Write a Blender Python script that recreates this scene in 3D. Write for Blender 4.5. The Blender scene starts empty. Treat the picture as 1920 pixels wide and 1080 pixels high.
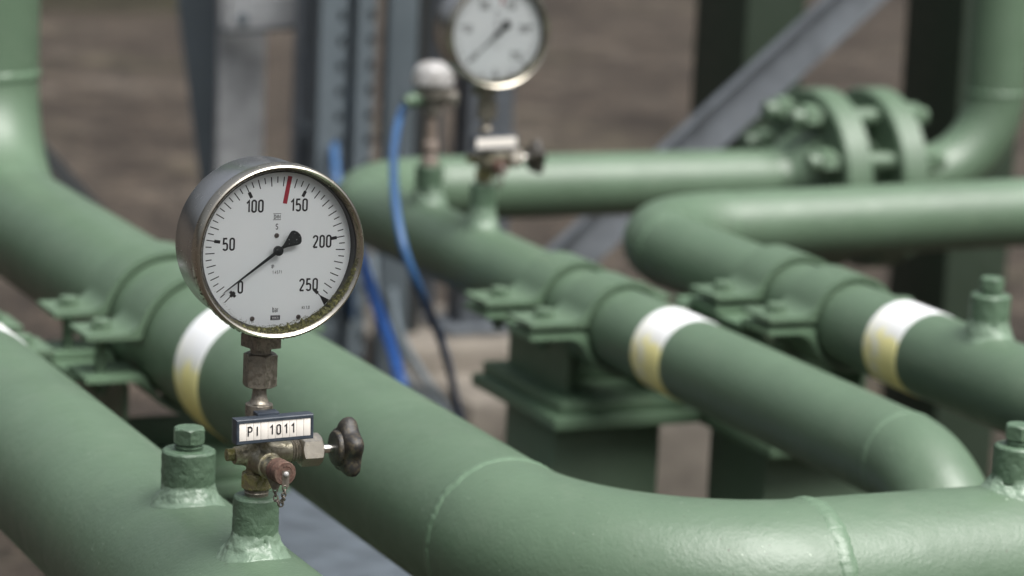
import bpy, bmesh, math, random
from mathutils import Vector, Matrix, noise

random.seed(7)
S = bpy.context.scene
COL = S.collection
PI = math.pi
R = math.radians

# ------------------------------------------------------------------ camera, sky, sun, exposure
PITCH, ROLL, YAW = R(10.84), R(2.58), R(24.11)
CAMZ = 1.3356
_F = Vector((math.sin(YAW) * math.cos(PITCH), math.cos(YAW) * math.cos(PITCH), -math.sin(PITCH)))
_Rt = Vector((math.cos(YAW), -math.sin(YAW), 0))
_Up = _Rt.cross(_F)
RT = _Rt * math.cos(ROLL) + _Up * math.sin(ROLL)
UP = -_Rt * math.sin(ROLL) + _Up * math.cos(ROLL)
cam = bpy.data.cameras.new("camera")
cam.lens = 112.5
cam.sensor_width = 36.0
cam.clip_start = 0.05
cam.clip_end = 500
cam.dof.use_dof = True
cam.dof.focus_distance = 1.845
cam.dof.aperture_fstop = 7.6
cam.dof.aperture_blades = 9
camo = bpy.data.objects.new("camera", cam)
COL.objects.link(camo)
M = Matrix((RT, UP, -_F)).transposed().to_4x4()
M.translation = Vector((0, 0, CAMZ))
camo.matrix_world = M
S.camera = camo

W = bpy.data.worlds.new("World")
S.world = W
W.use_nodes = True
SUN_DIR = Vector((0.24, -0.60, 1.14)).normalized()      # towards the sun: high, behind the camera's right shoulder
SUN_EL = math.asin(SUN_DIR.z)
SUN_ROT = math.atan2(SUN_DIR.x, SUN_DIR.y)
nt = W.node_tree
nt.nodes.clear()
sky = nt.nodes.new("ShaderNodeTexSky")
sky.sky_type = 'NISHITA'
sky.sun_disc = False
sky.sun_elevation = SUN_EL
sky.sun_rotation = SUN_ROT
sky.air_density = 1.0
sky.dust_density = 4.0
hs = nt.nodes.new("ShaderNodeHueSaturation")            # cloud cover takes most of the blue out
hs.inputs['Saturation'].default_value = 0.30
bg = nt.nodes.new("ShaderNodeBackground")
bg.inputs['Strength'].default_value = 0.05
wo = nt.nodes.new("ShaderNodeOutputWorld")
nt.links.new(sky.outputs[0], hs.inputs['Color'])
# an overcast sky is about three times brighter overhead than at the horizon
gtc = nt.nodes.new("ShaderNodeTexCoord")
gsx = nt.nodes.new("ShaderNodeSeparateXYZ")
gmr = nt.nodes.new("ShaderNodeMapRange")
gmr.inputs['To Min'].default_value = 0.12
gmr.inputs['To Max'].default_value = 1.55
gmx = nt.nodes.new("ShaderNodeMix"); gmx.data_type = 'RGBA'; gmx.blend_type = 'MULTIPLY'
gmx.inputs[0].default_value = 1.0
nt.links.new(gtc.outputs['Generated'], gsx.inputs[0])
nt.links.new(gsx.outputs[2], gmr.inputs['Value'])
nt.links.new(hs.outputs[0], gmx.inputs[6])
nt.links.new(gmr.outputs[0], gmx.inputs[7])
nt.links.new(gmx.outputs[2], bg.inputs['Color'])
nt.links.new(bg.outputs[0], wo.inputs['Surface'])

sl = bpy.data.lights.new("sun", 'SUN')
sl.energy = 1.5
sl.angle = R(50)
sl.color = (1.0, 0.985, 0.96)
so = bpy.data.objects.new("sun", sl)
COL.objects.link(so)
so.rotation_euler = SUN_DIR.to_track_quat('Z', 'Y').to_euler()
so.location = (2, -2, 6)

S.view_settings.view_transform = 'Standard'
S.view_settings.look = 'None'
S.view_settings.gamma = 1
S.view_settings.exposure = 1.95
try:
    S.cycles.use_denoising = True
    S.cycles.max_bounces = 8
except Exception:
    pass

# ------------------------------------------------------------------ materials
def nodes(m):
    m.use_nodes = True
    return m.node_tree, m.node_tree.nodes, m.node_tree.links


def principled(name, col, rough=0.5, metal=0.0, spec=0.5):
    m = bpy.data.materials.new(name)
    t, n, l = nodes(m)
    p = n['Principled BSDF']
    p.inputs['Base Color'].default_value = (*col, 1)
    p.inputs['Roughness'].default_value = rough
    p.inputs['Metallic'].default_value = metal
    p.inputs['Specular IOR Level'].default_value = spec
    return m, t, n, l, p


def tex(n, l, scale, detail=4, rough=0.55, coord='Object', stretch=None, dist=0.0):
    tc = n.new('ShaderNodeTexCoord')
    nz = n.new('ShaderNodeTexNoise')
    nz.inputs['Scale'].default_value = scale
    nz.inputs['Detail'].default_value = detail
    nz.inputs['Roughness'].default_value = rough
    nz.inputs['Distortion'].default_value = dist
    if stretch:
        mp = n.new('ShaderNodeMapping')
        mp.inputs['Scale'].default_value = stretch
        l.new(tc.outputs[coord], mp.inputs['Vector'])
        l.new(mp.outputs[0], nz.inputs['Vector'])
    else:
        l.new(tc.outputs[coord], nz.inputs['Vector'])
    return nz.outputs['Fac']


def ramp(n, l, fac, stops):
    r = n.new('ShaderNodeValToRGB')
    e = r.color_ramp.elements
    while len(e) < len(stops):
        e.new(0.5)
    for i, (p, c) in enumerate(stops):
        e[i].position = p
        e[i].color = (*c, 1) if len(c) == 3 else c
    l.new(fac, r.inputs['Fac'])
    return r.outputs['Color']


def mixc(n, l, fac, a, b):
    m = n.new('ShaderNodeMix')
    m.data_type = 'RGBA'
    for sock, v in ((m.inputs[0], fac), (m.inputs[6], a), (m.inputs[7], b)):
        if hasattr(v, 'links') or hasattr(v, 'is_linked'):
            l.new(v, sock)
        elif isinstance(v, (int, float)):
            sock.default_value = v
        else:
            sock.default_value = (*v, 1)
    return m.outputs[2]


def bump(n, l, h, strength, dist, normal=None):
    b = n.new('ShaderNodeBump')
    b.inputs['Strength'].default_value = strength
    b.inputs['Distance'].default_value = dist
    l.new(h, b.inputs['Height'])
    if normal:
        l.new(normal, b.inputs['Normal'])
    return b.outputs[0]


def paint(name, col, rough, fine, coarse, dirt=0.0, spec=0.5, marks=False, var=.09, vs=9):
    m, t, n, l, p = principled(name, col, rough, 0.0, spec)
    big = tex(n, l, vs, 5, 0.6)
    c = ramp(n, l, big, [(0.3, tuple(x * (1 - var) for x in col)), (0.7, tuple(x * (1 + var) for x in col))])
    if dirt:
        d = tex(n, l, 60, 6, 0.7)
        df = ramp(n, l, d, [(0.60, (0, 0, 0)), (0.78, (dirt, dirt, dirt))])
        c = mixc(n, l, df, c, (0.09, 0.085, 0.05))
    if marks:                                               # dust, faint scuffs and tiny chips in the paint
        du = ramp(n, l, tex(n, l, 26, 7, 0.75), [(0.52, (0, 0, 0)), (0.80, (.22, .22, .22))])
        c = mixc(n, l, du, c, (0.15, 0.18, 0.135))
        st = ramp(n, l, tex(n, l, 34, 6, 0.7, stretch=(1, 1, .22)), [(0.60, (0, 0, 0)), (0.78, (.35, .35, .35))])
        c = mixc(n, l, st, c, (0.062, 0.105, 0.060))
        ch = ramp(n, l, tex(n, l, 330, 2, 0.5), [(0.735, (0, 0, 0)), (0.755, (.75, .75, .75))])
        c = mixc(n, l, ch, c, (0.03, 0.026, 0.016))
        cl = ramp(n, l, tex(n, l, 210, 2, 0.5), [(0.745, (0, 0, 0)), (0.765, (.6, .6, .6))])
        c = mixc(n, l, cl, c, (0.27, 0.33, 0.26))
    l.new(c, p.inputs['Base Color'])
    rr = tex(n, l, 40, 4)
    rv = ramp(n, l, rr, [(0.3, (rough - .06,) * 3), (0.7, (rough + .08,) * 3)])
    l.new(rv, p.inputs['Roughness'])
    f1 = tex(n, l, 420, 3, 0.5)
    b1 = bump(n, l, f1, fine, 0.0006)
    f2 = tex(n, l, 120, 4, 0.55, dist=0.6)
    b2 = bump(n, l, f2, coarse, 0.0016, b1)
    l.new(b2, p.inputs['Normal'])
    return m


GREEN = (0.076, 0.119, 0.075)
M_PIPE = paint('pipe_green_paint', GREEN, 0.41, 0.42, 0.22, spec=0.50, marks=True)
M_BEAD = paint('weld_bead_paint', (0.090, 0.142, 0.090), 0.36, 0.5, 0.5)
M_BRUSH = paint('brushed_green_paint', (0.072, 0.118, 0.074), 0.42, 0.75, 0.9)
M_WELD = paint('lit_weld_paint', (0.128, 0.185, 0.130), 0.36, 0.5, 0.7)  # pipe green made lighter: light on the upward-facing fillets put into the colour
M_STEEL_GREEN = paint('support_green_paint', (0.090, 0.146, 0.090), 0.42, 0.3, 0.3, dirt=0.5)
M_COLUMN = paint('column_green_paint', (0.098, 0.150, 0.095), 0.55, 0.3, 0.3, dirt=0.4)
M_TALL = paint('shaded_column_paint', (0.022, 0.036, 0.022), 0.55, 0.2, 0.2, dirt=0.3)  # same column green, with the shade on the tall columns put into the colour


def metal(name, col, rough, grime, lo, hi, gcol=(0.045, 0.040, 0.012), scale=70, bumpy=0.3, pits=0.0):
    m, t, n, l, p = principled(name, col, rough, 1.0)
    v = tex(n, l, 30, 5, 0.6)
    base = ramp(n, l, v, [(0.3, tuple(x * .75 for x in col)), (0.7, col)])
    g = tex(n, l, scale, 8, 0.72)
    f = ramp(n, l, g, [(lo, (0, 0, 0)), (hi, (grime,) * 3)])
    if pits:
        g2 = tex(n, l, 520, 4, 0.6)
        f2 = ramp(n, l, g2, [(0.60, (0, 0, 0)), (0.70, (pits,) * 3)])
        mx = n.new('ShaderNodeMix'); mx.data_type = 'RGBA'; mx.blend_type = 'LIGHTEN'
        mx.inputs[0].default_value = 1
        l.new(f, mx.inputs[6]); l.new(f2, mx.inputs[7])
        f = mx.outputs[2]
    g3 = tex(n, l, 240, 5, 0.7)
    gc = ramp(n, l, g3, [(0.35, tuple(x * .5 for x in gcol)), (0.65, tuple(x * 1.7 for x in gcol))])
    l.new(mixc(n, l, f, base, gc), p.inputs['Base Color'])
    bw = n.new('ShaderNodeRGBToBW'); l.new(f, bw.inputs[0])
    mm = n.new('ShaderNodeMath'); mm.operation = 'SUBTRACT'; mm.inputs[0].default_value = 1.0
    l.new(bw.outputs[0], mm.inputs[1]); l.new(mm.outputs[0], p.inputs['Metallic'])
    mr = n.new('ShaderNodeMath'); mr.operation = 'MULTIPLY_ADD'
    mr.inputs[1].default_value = 0.5; mr.inputs[2].default_value = rough
    l.new(bw.outputs[0], mr.inputs[0]); l.new(mr.outputs[0], p.inputs['Roughness'])
    l.new(bump(n, l, g3, bumpy, 0.0005), p.inputs['Normal'])
    return m


M_CASE = metal('stainless_case', (0.60, 0.60, 0.60), 0.26, 0.7, 0.64, 0.78, scale=90, bumpy=0.04)
M_BEZEL = metal('stainless_bezel', (0.56, 0.52, 0.44), 0.27, 0.8, 0.60, 0.76, scale=140, bumpy=0.08)
M_FITTING = metal('aged_steel_fitting', (0.33, 0.30, 0.25), 0.40, 0.9, 0.44, 0.64, gcol=(0.085, 0.070, 0.048), scale=260, bumpy=0.6, pits=0.6)
M_VALVE = metal('mossy_valve_steel', (0.36, 0.33, 0.25), 0.36, 0.9, 0.45, 0.64, gcol=(0.105, 0.092, 0.036), scale=230, bumpy=0.8, pits=0.6)
M_MOSSY = metal('moss_caked_steel', (0.34, 0.31, 0.20), 0.38, 1.0, 0.41, 0.56, gcol=(0.100, 0.092, 0.020), scale=330, bumpy=1.2, pits=0.8)
M_NICKEL = metal('nickel_plated_nut', (0.50, 0.46, 0.39), 0.38, 0.8, 0.54, 0.72, gcol=(0.12, 0.095, 0.055), scale=330, bumpy=0.3, pits=0.7)
M_BRIGHT = principled('bright_stem_steel', (0.75, 0.72, 0.66), 0.18, 1.0)[0]
M_RUST = metal('rusty_cap', (0.20, 0.14, 0.11), 0.45, 1.0, 0.30, 0.55, gcol=(0.060, 0.030, 0.021), scale=300, bumpy=1.0, pits=0.3)
M_CHAIN = metal('weathered_chain', (0.25, 0.22, 0.19), 0.42, 0.8, 0.4, 0.7, gcol=(0.05, 0.035, 0.02), scale=300, bumpy=0.3)
M_GALV = paint('galvanised_steel', (0.084, 0.095, 0.107), 0.55, 0.1, 0.2, dirt=0.25, var=.28, vs=28)
M_GALV_DARK = paint('weathered_zinc', (0.050, 0.063, 0.073), 0.55, 0.1, 0.2, dirt=0.4)
M_GALV_SLATE = paint('blue_grey_zinc', (0.074, 0.092, 0.103), 0.5, 0.1, 0.2, dirt=0.3)
M_GALV_PALE = paint('pale_galvanised_steel', (0.31, 0.32, 0.325), 0.5, 0.1, 0.2, dirt=0.2, var=.28, vs=28)
M_BEAM = paint('flat_zinc_beam', (0.066, 0.080, 0.094), 0.5, 0.1, 0.15, dirt=0.15, var=.28, vs=28)
M_BLACK = principled('black_post', (0.012, 0.014, 0.014), 0.6)[0]
M_INK = principled('black_print', (0.012, 0.012, 0.014), 0.55)[0]
M_GASKET = principled('black_gasket', (0.010, 0.010, 0.012), 0.5)[0]
M_TEXTRED = principled('red_print', (0.33, 0.022, 0.04), 0.5)[0]
M_WHITEINK = principled('white_print', (0.6, 0.6, 0.6), 0.5)[0]
M_NAVY = None


def speckle(name, col, col2, lo, hi, scale, rough, bmp=0.2):
    m, t, n, l, p = principled(name, col, rough)
    f = tex(n, l, scale, 6, 0.7)
    l.new(ramp(n, l, f, [(lo, col), (hi, col2)]), p.inputs['Base Color'])
    l.new(bump(n, l, tex(n, l, scale * 3, 4), bmp, 0.0004), p.inputs['Normal'])
    return m


M_DIAL = speckle('dial_white', (0.83, 0.86, 0.86), (0.80, 0.84, 0.845), 0.4, 0.7, 18, 0.45, 0.0)
M_POINTER = speckle('pointer_black', (0.012, 0.016, 0.018), (0.75, 0.78, 0.78), 0.655, 0.69, 900, 0.5, 0.3)
M_NAVY = speckle('navy_plastic', (0.020, 0.028, 0.040), (0.045, 0.055, 0.068), 0.4, 0.75, 160, 0.42, 0.15)
M_KNOB = speckle('grimy_black_plastic', (0.014, 0.013, 0.012), (0.080, 0.064, 0.036), 0.46, 0.72, 330, 0.5, 0.9)
M_TILE = speckle('cream_tile', (0.66, 0.62, 0.57), (0.40, 0.37, 0.27), 0.62, 0.80, 260, 0.45, 0.1)
M_SCREW = principled('screw_head', (0.16, 0.14, 0.13), 0.4, 0.8)[0]
M_MOSS = speckle('moss', (0.012, 0.012, 0.005), (0.085, 0.084, 0.022), 0.40, 0.66, 640, 0.9, 0.6)
M_BLUE = speckle('blue_cable_sheath', (0.018, 0.095, 0.36), (0.03, 0.13, 0.42), 0.4, 0.7, 60, 0.38, 0.1)
M_BLUE_DIM = speckle('faded_blue_sheath', (0.026, 0.078, 0.18), (0.035, 0.095, 0.21), 0.4, 0.7, 60, 0.45, 0.1)
M_CAPWHITE = speckle('weathered_aluminium', (0.33, 0.325, 0.32), (0.16, 0.15, 0.135), 0.42, 0.66, 120, 0.45, 0.2)
M_HEAD = speckle('mottled_cast_head', (0.22, 0.20, 0.17), (0.07, 0.065, 0.05), 0.4, 0.65, 110, 0.45, 0.3)
M_TAUPE = speckle('dull_steel_neck', (0.25, 0.20, 0.17), (0.13, 0.10, 0.07), 0.4, 0.7, 60, 0.5, 0.2)
M_CONCRETE = speckle('concrete', (0.195, 0.172, 0.142), (0.095, 0.084, 0.069), 0.35, 0.72, 14, 0.9, 0.8)


def band_material():
    m, t, n, l, p = principled('sun_bleached_band', (0.75, 0.74, 0.66), 0.45)
    tc = n.new('ShaderNodeTexCoord')
    sx = n.new('ShaderNodeSeparateXYZ')
    l.new(tc.outputs['Object'], sx.inputs[0])
    nz = tex(n, l, 30, 3, 0.5)
    ma = n.new('ShaderNodeMath'); ma.operation = 'MULTIPLY_ADD'
    ma.inputs[1].default_value = 0.075; ma.inputs[2].default_value = -0.037
    l.new(nz, ma.inputs[0])
    ad = n.new('ShaderNodeMath'); ad.operation = 'ADD'
    l.new(sx.outputs[2], ad.inputs[0]); l.new(ma.outputs[0], ad.inputs[1])
    mr = n.new('ShaderNodeMapRange')
    mr.inputs['From Min'].default_value = -0.03
    mr.inputs['From Max'].default_value = 0.03
    l.new(ad.outputs[0], mr.inputs['Value'])
    c = ramp(n, l, mr.outputs[0], [(0.0, (0.80, 0.70, 0.26)), (0.50, (0.80, 0.73, 0.32)), (0.60, (0.76, 0.70, 0.34)), (0.64, (0.70, 0.685, 0.52)), (0.76, (0.64, 0.64, 0.62)), (1.0, (0.64, 0.65, 0.66))])
    spot = tex(n, l, 24, 3, 0.5)
    sf = ramp(n, l, spot, [(0.585, (0, 0, 0)), (0.625, (0.8, 0.8, 0.8))])
    c = mixc(n, l, sf, c, (0.70, 0.63, 0.30))
    pale = ramp(n, l, tex(n, l, 31, 4, 0.6, stretch=(1, 1, .6)), [(0.56, (0, 0, 0)), (0.64, (0.75, 0.75, 0.75))])
    c = mixc(n, l, pale, c, (0.70, 0.69, 0.60))
    gr = ramp(n, l, tex(n, l, 140, 5, 0.7), [(0.62, (0, 0, 0)), (0.76, (0.5, 0.5, 0.5))])
    c = mixc(n, l, gr, c, (0.30, 0.29, 0.20))
    l.new(c, p.inputs['Base Color'])
    return m


M_BAND = band_material()


def glass_material():
    m = bpy.data.materials.new('gauge_glass')
    t, n, l = nodes(m)
    n.clear()
    tr = n.new('ShaderNodeBsdfTransparent')
    gl = n.new('ShaderNodeBsdfGlossy'); gl.inputs['Roughness'].default_value = 0.03
    fr = n.new('ShaderNodeFresnel'); fr.inputs['IOR'].default_value = 1.3
    mx = n.new('ShaderNodeMixShader')
    o = n.new('ShaderNodeOutputMaterial')
    l.new(fr.outputs[0], mx.inputs[0]); l.new(tr.outputs[0], mx.inputs[1]); l.new(gl.outputs[0], mx.inputs[2])
    l.new(mx.outputs[0], o.inputs['Surface'])
    return m


M_GLASS = glass_material()


def ground_material():
    m, t, n, l, p = principled('gravel_ground', (0.15, 0.12, 0.10), 0.95, 0, 0.2)
    a = tex(n, l, 1.9, 9, 0.72)
    base = ramp(n, l, a, [(0.34, (0.014, 0.0115, 0.009)), (0.46, (0.042, 0.034, 0.027)), (0.56, (0.052, 0.043, 0.034)), (0.68, (0.112, 0.096, 0.079))])
    moss = tex(n, l, 0.9, 4, 0.6)
    mf = ramp(n, l, moss, [(0.55, (0, 0, 0)), (0.75, (0.6, 0.6, 0.6))])
    base = mixc(n, l, mf, base, (0.105, 0.10, 0.062))
    a2 = ramp(n, l, tex(n, l, 6.5, 7, 0.75), [(0.36, (0.55, 0.53, 0.52)), (0.52, (1.0, 1.0, 1.0)), (0.66, (1.55, 1.48, 1.40))])
    m2 = n.new('ShaderNodeMix'); m2.data_type = 'RGBA'; m2.blend_type = 'MULTIPLY'; m2.inputs[0].default_value = 1
    l.new(base, m2.inputs[6]); l.new(a2, m2.inputs[7])
    base = m2.outputs[2]
    tc = n.new('ShaderNodeTexCoord')
    v = n.new('ShaderNodeTexVoronoi'); v.inputs['Scale'].default_value = 38
    l.new(tc.outputs['Object'], v.inputs['Vector'])
    sp = ramp(n, l, v.outputs['Color'], [(0.2, (0.55, 0.55, 0.55)), (0.9, (1.25, 1.22, 1.2))])
    mu = n.new('ShaderNodeMix'); mu.data_type = 'RGBA'; mu.blend_type = 'MULTIPLY'; mu.inputs[0].default_value = 1
    l.new(base, mu.inputs[6]); l.new(sp, mu.inputs[7])
    l.new(mu.outputs[2], p.inputs['Base Color'])
    l.new(bump(n, l, v.outputs['Distance'], 0.8, 0.02), p.inputs['Normal'])
    return m


M_GROUND = ground_material()
M_KERB = speckle('mossy_dark_kerb', (0.035, 0.032, 0.018), (0.02, 0.018, 0.012), 0.4, 0.7, 9, 0.9, 0.5)

# ------------------------------------------------------------------ object helpers
ORG = {}


def tag(o, label=None, cat=None, group=None, kind=None):
    if label: o['label'] = label
    if cat: o['category'] = cat
    if group: o['group'] = group
    if kind: o['kind'] = kind
    return o


def thing(name, label, cat, loc, group=None):
    o = bpy.data.objects.new(name, None)
    o.empty_display_size = 0.02
    COL.objects.link(o)
    o.location = loc
    ORG[o] = Vector(loc)
    return tag(o, label, cat, group)


def finish(bm, angle=32):
    bmesh.ops.recalc_face_normals(bm, faces=bm.faces[:])
    lim = R(angle)
    for f in bm.faces:
        f.smooth = True
    for e in bm.edges:
        if len(e.link_faces) == 2 and e.calc_face_angle(0) > lim:
            e.smooth = False


def obj(name, bm, mat, parent=None, origin=None, angle=32):
    """link bm (in world coordinates) as ONE mesh object under parent"""
    if angle is not None:
        finish(bm, angle)
    po = ORG[parent] if parent else Vector((0, 0, 0))
    og = Vector(origin) if origin is not None else po
    bmesh.ops.translate(bm, verts=bm.verts[:], vec=-og)
    me = bpy.data.meshes.new(name)
    bm.to_mesh(me)
    bm.free()
    me.materials.append(mat)
    o = bpy.data.objects.new(name, me)
    COL.objects.link(o)
    if parent:
        o.parent = parent
    o.location = og - po
    ORG[o] = og
    return o


def kids(o):
    return [c for c in COL.objects if c.parent == o]


def copy_tree(o, parent=None):
    c = o.copy()
    COL.objects.link(c)
    c.parent = parent
    for ch in kids(o):
        copy_tree(ch, c)
    return c


def frame_of(axis):
    z = Vector(axis).normalized()
    x = Vector((0, 0, 1)).cross(z)
    if x.length < 1e-4:
        x = Vector((1, 0, 0))
    x.normalize()
    return x, z.cross(x), z


def loft(bm, rings, close=True, cap0=False, cap1=False):
    vs = [[bm.verts.new(p) for p in r] for r in rings]
    n = len(vs[0])
    for a, b in zip(vs, vs[1:]):
        for i in range(n if close else n - 1):
            j = (i + 1) % n
            bm.faces.new((a[i], a[j], b[j], b[i]))
    if cap0: bm.faces.new(vs[0][::-1])
    if cap1: bm.faces.new(vs[-1])
    return vs


def lathe(bm, prof, o, axis=(0, 0, 1), seg=48, cap0=True, cap1=True):
    x, y, z = frame_of(axis)
    o = Vector(o)
    rings = []
    for r, h in prof:
        rings.append([o + z * h + (x * math.cos(t) + y * math.sin(t)) * max(r, 1e-5) for t in (2 * PI * i / seg for i in range(seg))])
    loft(bm, rings, True, cap0, cap1)


def hexa(bm, af, h0, h1, o, axis=(0, 0, 1), rot=0.0, chamf=0.5, sides=6, both=True):
    """hexagon nut across flats af from h0 to h1 with rounded chamfers"""
    x, y, z = frame_of(axis)
    o = Vector(o)
    seg = sides * 8
    rf = af / 2
    hs_ = PI / sides

    def ring(kind, h, sgn):
        pts = []
        for i in range(seg):
            t = 2 * PI * i / seg
            d = ((t) % (2 * hs_)) - hs_
            rr = rf / math.cos(d)
            if kind == 'c':
                rad, hh = rf * 0.955, h
            else:
                rad, hh = rr, h + sgn * chamf * (rr - rf) + sgn * 0.04 * rf
            tt = t + rot
            pts.append(o + z * hh + (x * math.cos(tt) + y * math.sin(tt)) * rad)
        return pts
    rings = []
    if both:
        rings += [ring('c', h0, 1)]
    rings += [ring('h', h0, 1 if both else 0), ring('h', h1, -1), ring('c', h1, -1)]
    loft(bm, rings, True, True, True)


def box(bm, lo, hi, bev=0.0, mat=None):
    v = bmesh.ops.create_cube(bm, size=1)['verts']
    c = [(lo[i] + hi[i]) / 2 for i in range(3)]
    s = [hi[i] - lo[i] for i in range(3)]
    for q in v:
        q.co = Vector((q.co[0] * s[0] + c[0], q.co[1] * s[1] + c[1], q.co[2] * s[2] + c[2]))
    if bev:
        es = list({e for q in v for e in q.link_edges})
        r = bmesh.ops.bevel(bm, geom=es, offset=bev, segments=2, affect='EDGES', profile=0.5)
        v = list({q for f in r['faces'] for q in f.verts} | {q for q in v if q.is_valid})
    if mat is not None:
        bmesh.ops.transform(bm, matrix=mat, verts=[q for q in v if q.is_valid])
    return v


def sweep(bm, pts, r, seg=12, caps=True):
    pts = [Vector(p) for p in pts]
    rings = []
    up = None
    for i, p in enumerate(pts):
        d = (pts[min(i + 1, len(pts) - 1)] - pts[max(i - 1, 0)]).normalized()
        if up is None:
            up = Vector((0, 0, 1)) if abs(d.z) < 0.9 else Vector((1, 0, 0))
        x = up.cross(d).normalized()
        up = d.cross(x).normalized()
        rings.append([p + (x * math.cos(t) + up * math.sin(t)) * r for t in (2 * PI * k / seg for k in range(seg))])
    loft(bm, rings, True, caps, caps)


def smooth_path(ctrl, n=10):
    P = [Vector(c) for c in ctrl]
    P = [P[0] * 2 - P[1]] + P + [P[-1] * 2 - P[-2]]
    out = []
    for i in range(1, len(P) - 2):
        for k in range(n):
            t = k / n
            a, b, c, d = P[i - 1], P[i], P[i + 1], P[i + 2]
            out.append(0.5 * ((2 * b) + (c - a) * t + (2 * a - 5 * b + 4 * c - d) * t * t + (3 * b - a - 3 * c + d) * t ** 3))
    out.append(P[-2])
    return out


# ------------------------------------------------------------------ pipe helpers
def pipe_straight(parent, p0, p1, r):
    p0, p1 = Vector(p0), Vector(p1)
    bm = bmesh.new()
    L = (p1 - p0).length
    n = max(2, int(L / 0.02))
    lathe(bm, [(r, L * i / n) for i in range(n + 1)], p0, p1 - p0, 96, False, False)
    return obj('straight_pipe', bm, M_PIPE, parent)


def pipe_elbow(parent, p0, d0, d1, rad, r):
    """90 degree elbow leaving p0 in direction d0 and ending in direction d1"""
    p0, d0, d1 = Vector(p0), Vector(d0).normalized(), Vector(d1).normalized()
    c = p0 + d1 * rad
    nrm = d0.cross(d1)
    bm = bmesh.new()
    rings = []
    for i in range(37):
        t = PI / 2 * i / 36
        ctr = c - d1 * rad * math.cos(t) + d0 * rad * math.sin(t)
        out = (ctr - c).normalized()
        rings.append([ctr + (out * math.cos(q) + nrm * math.sin(q)) * r for q in (2 * PI * k / 96 for k in range(96))])
    loft(bm, rings)
    o = obj('elbow', bm, M_PIPE, parent)
    return o, c + d0 * rad


def weld_bead(parent, c, axis, r, w=0.0055, h=0.0011, seed=0):
    x, y, z = frame_of(axis)
    c = Vector(c)
    bm = bmesh.new()
    N, K = 220, 9
    rings = []
    for i in range(N):
        t = 2 * PI * i / N
        dirv = x * math.cos(t) + y * math.sin(t)
        q = Vector((math.cos(t) * 6 + seed, math.sin(t) * 6, seed * 1.7))
        sh = noise.noise(q) * 0.0012
        hh = h * (0.85 + 0.40 * noise.noise(q * 3.1) + 0.07 * math.sin(t * r / 0.0009 + 3 * noise.noise(q)))
        ww = w * (1 + 0.25 * noise.noise(q * 2 + Vector((9, 0, 0))))
        ring = []
        for k in range(K):
            u = -1 + 2 * k / (K - 1)
            ring.append(c + z * (u * ww + sh) + dirv * (r - 0.0006 + (hh + 0.0006) * (1 - u * u) ** 0.8))
        rings.append(ring)
    rings.append(rings[0])
    vs = [[bm.verts.new(p) for p in r_] for r_ in rings[:-1]]
    for i in range(N):
        a_, b_ = vs[i], vs[(i + 1) % N]
        for k in range(K - 1):
            bm.faces.new((a_[k], a_[k + 1], b_[k + 1], b_[k]))
    return obj('weld_bead', bm, M_BEAD, parent, angle=60)


def band(parent, p0, p1, r):
    p0, p1 = Vector(p0), Vector(p1)
    L = (p1 - p0).length
    bm = bmesh.new()
    lathe(bm, [(r - .0004, 0), (r + 0.0007, 0.0004), (r + .0007, L - .0004), (r - .0004, L)], p0, p1 - p0, 96, False, False)
    return obj('colour_band', bm, M_BAND, parent, origin=(p0 + p1) / 2)


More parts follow.
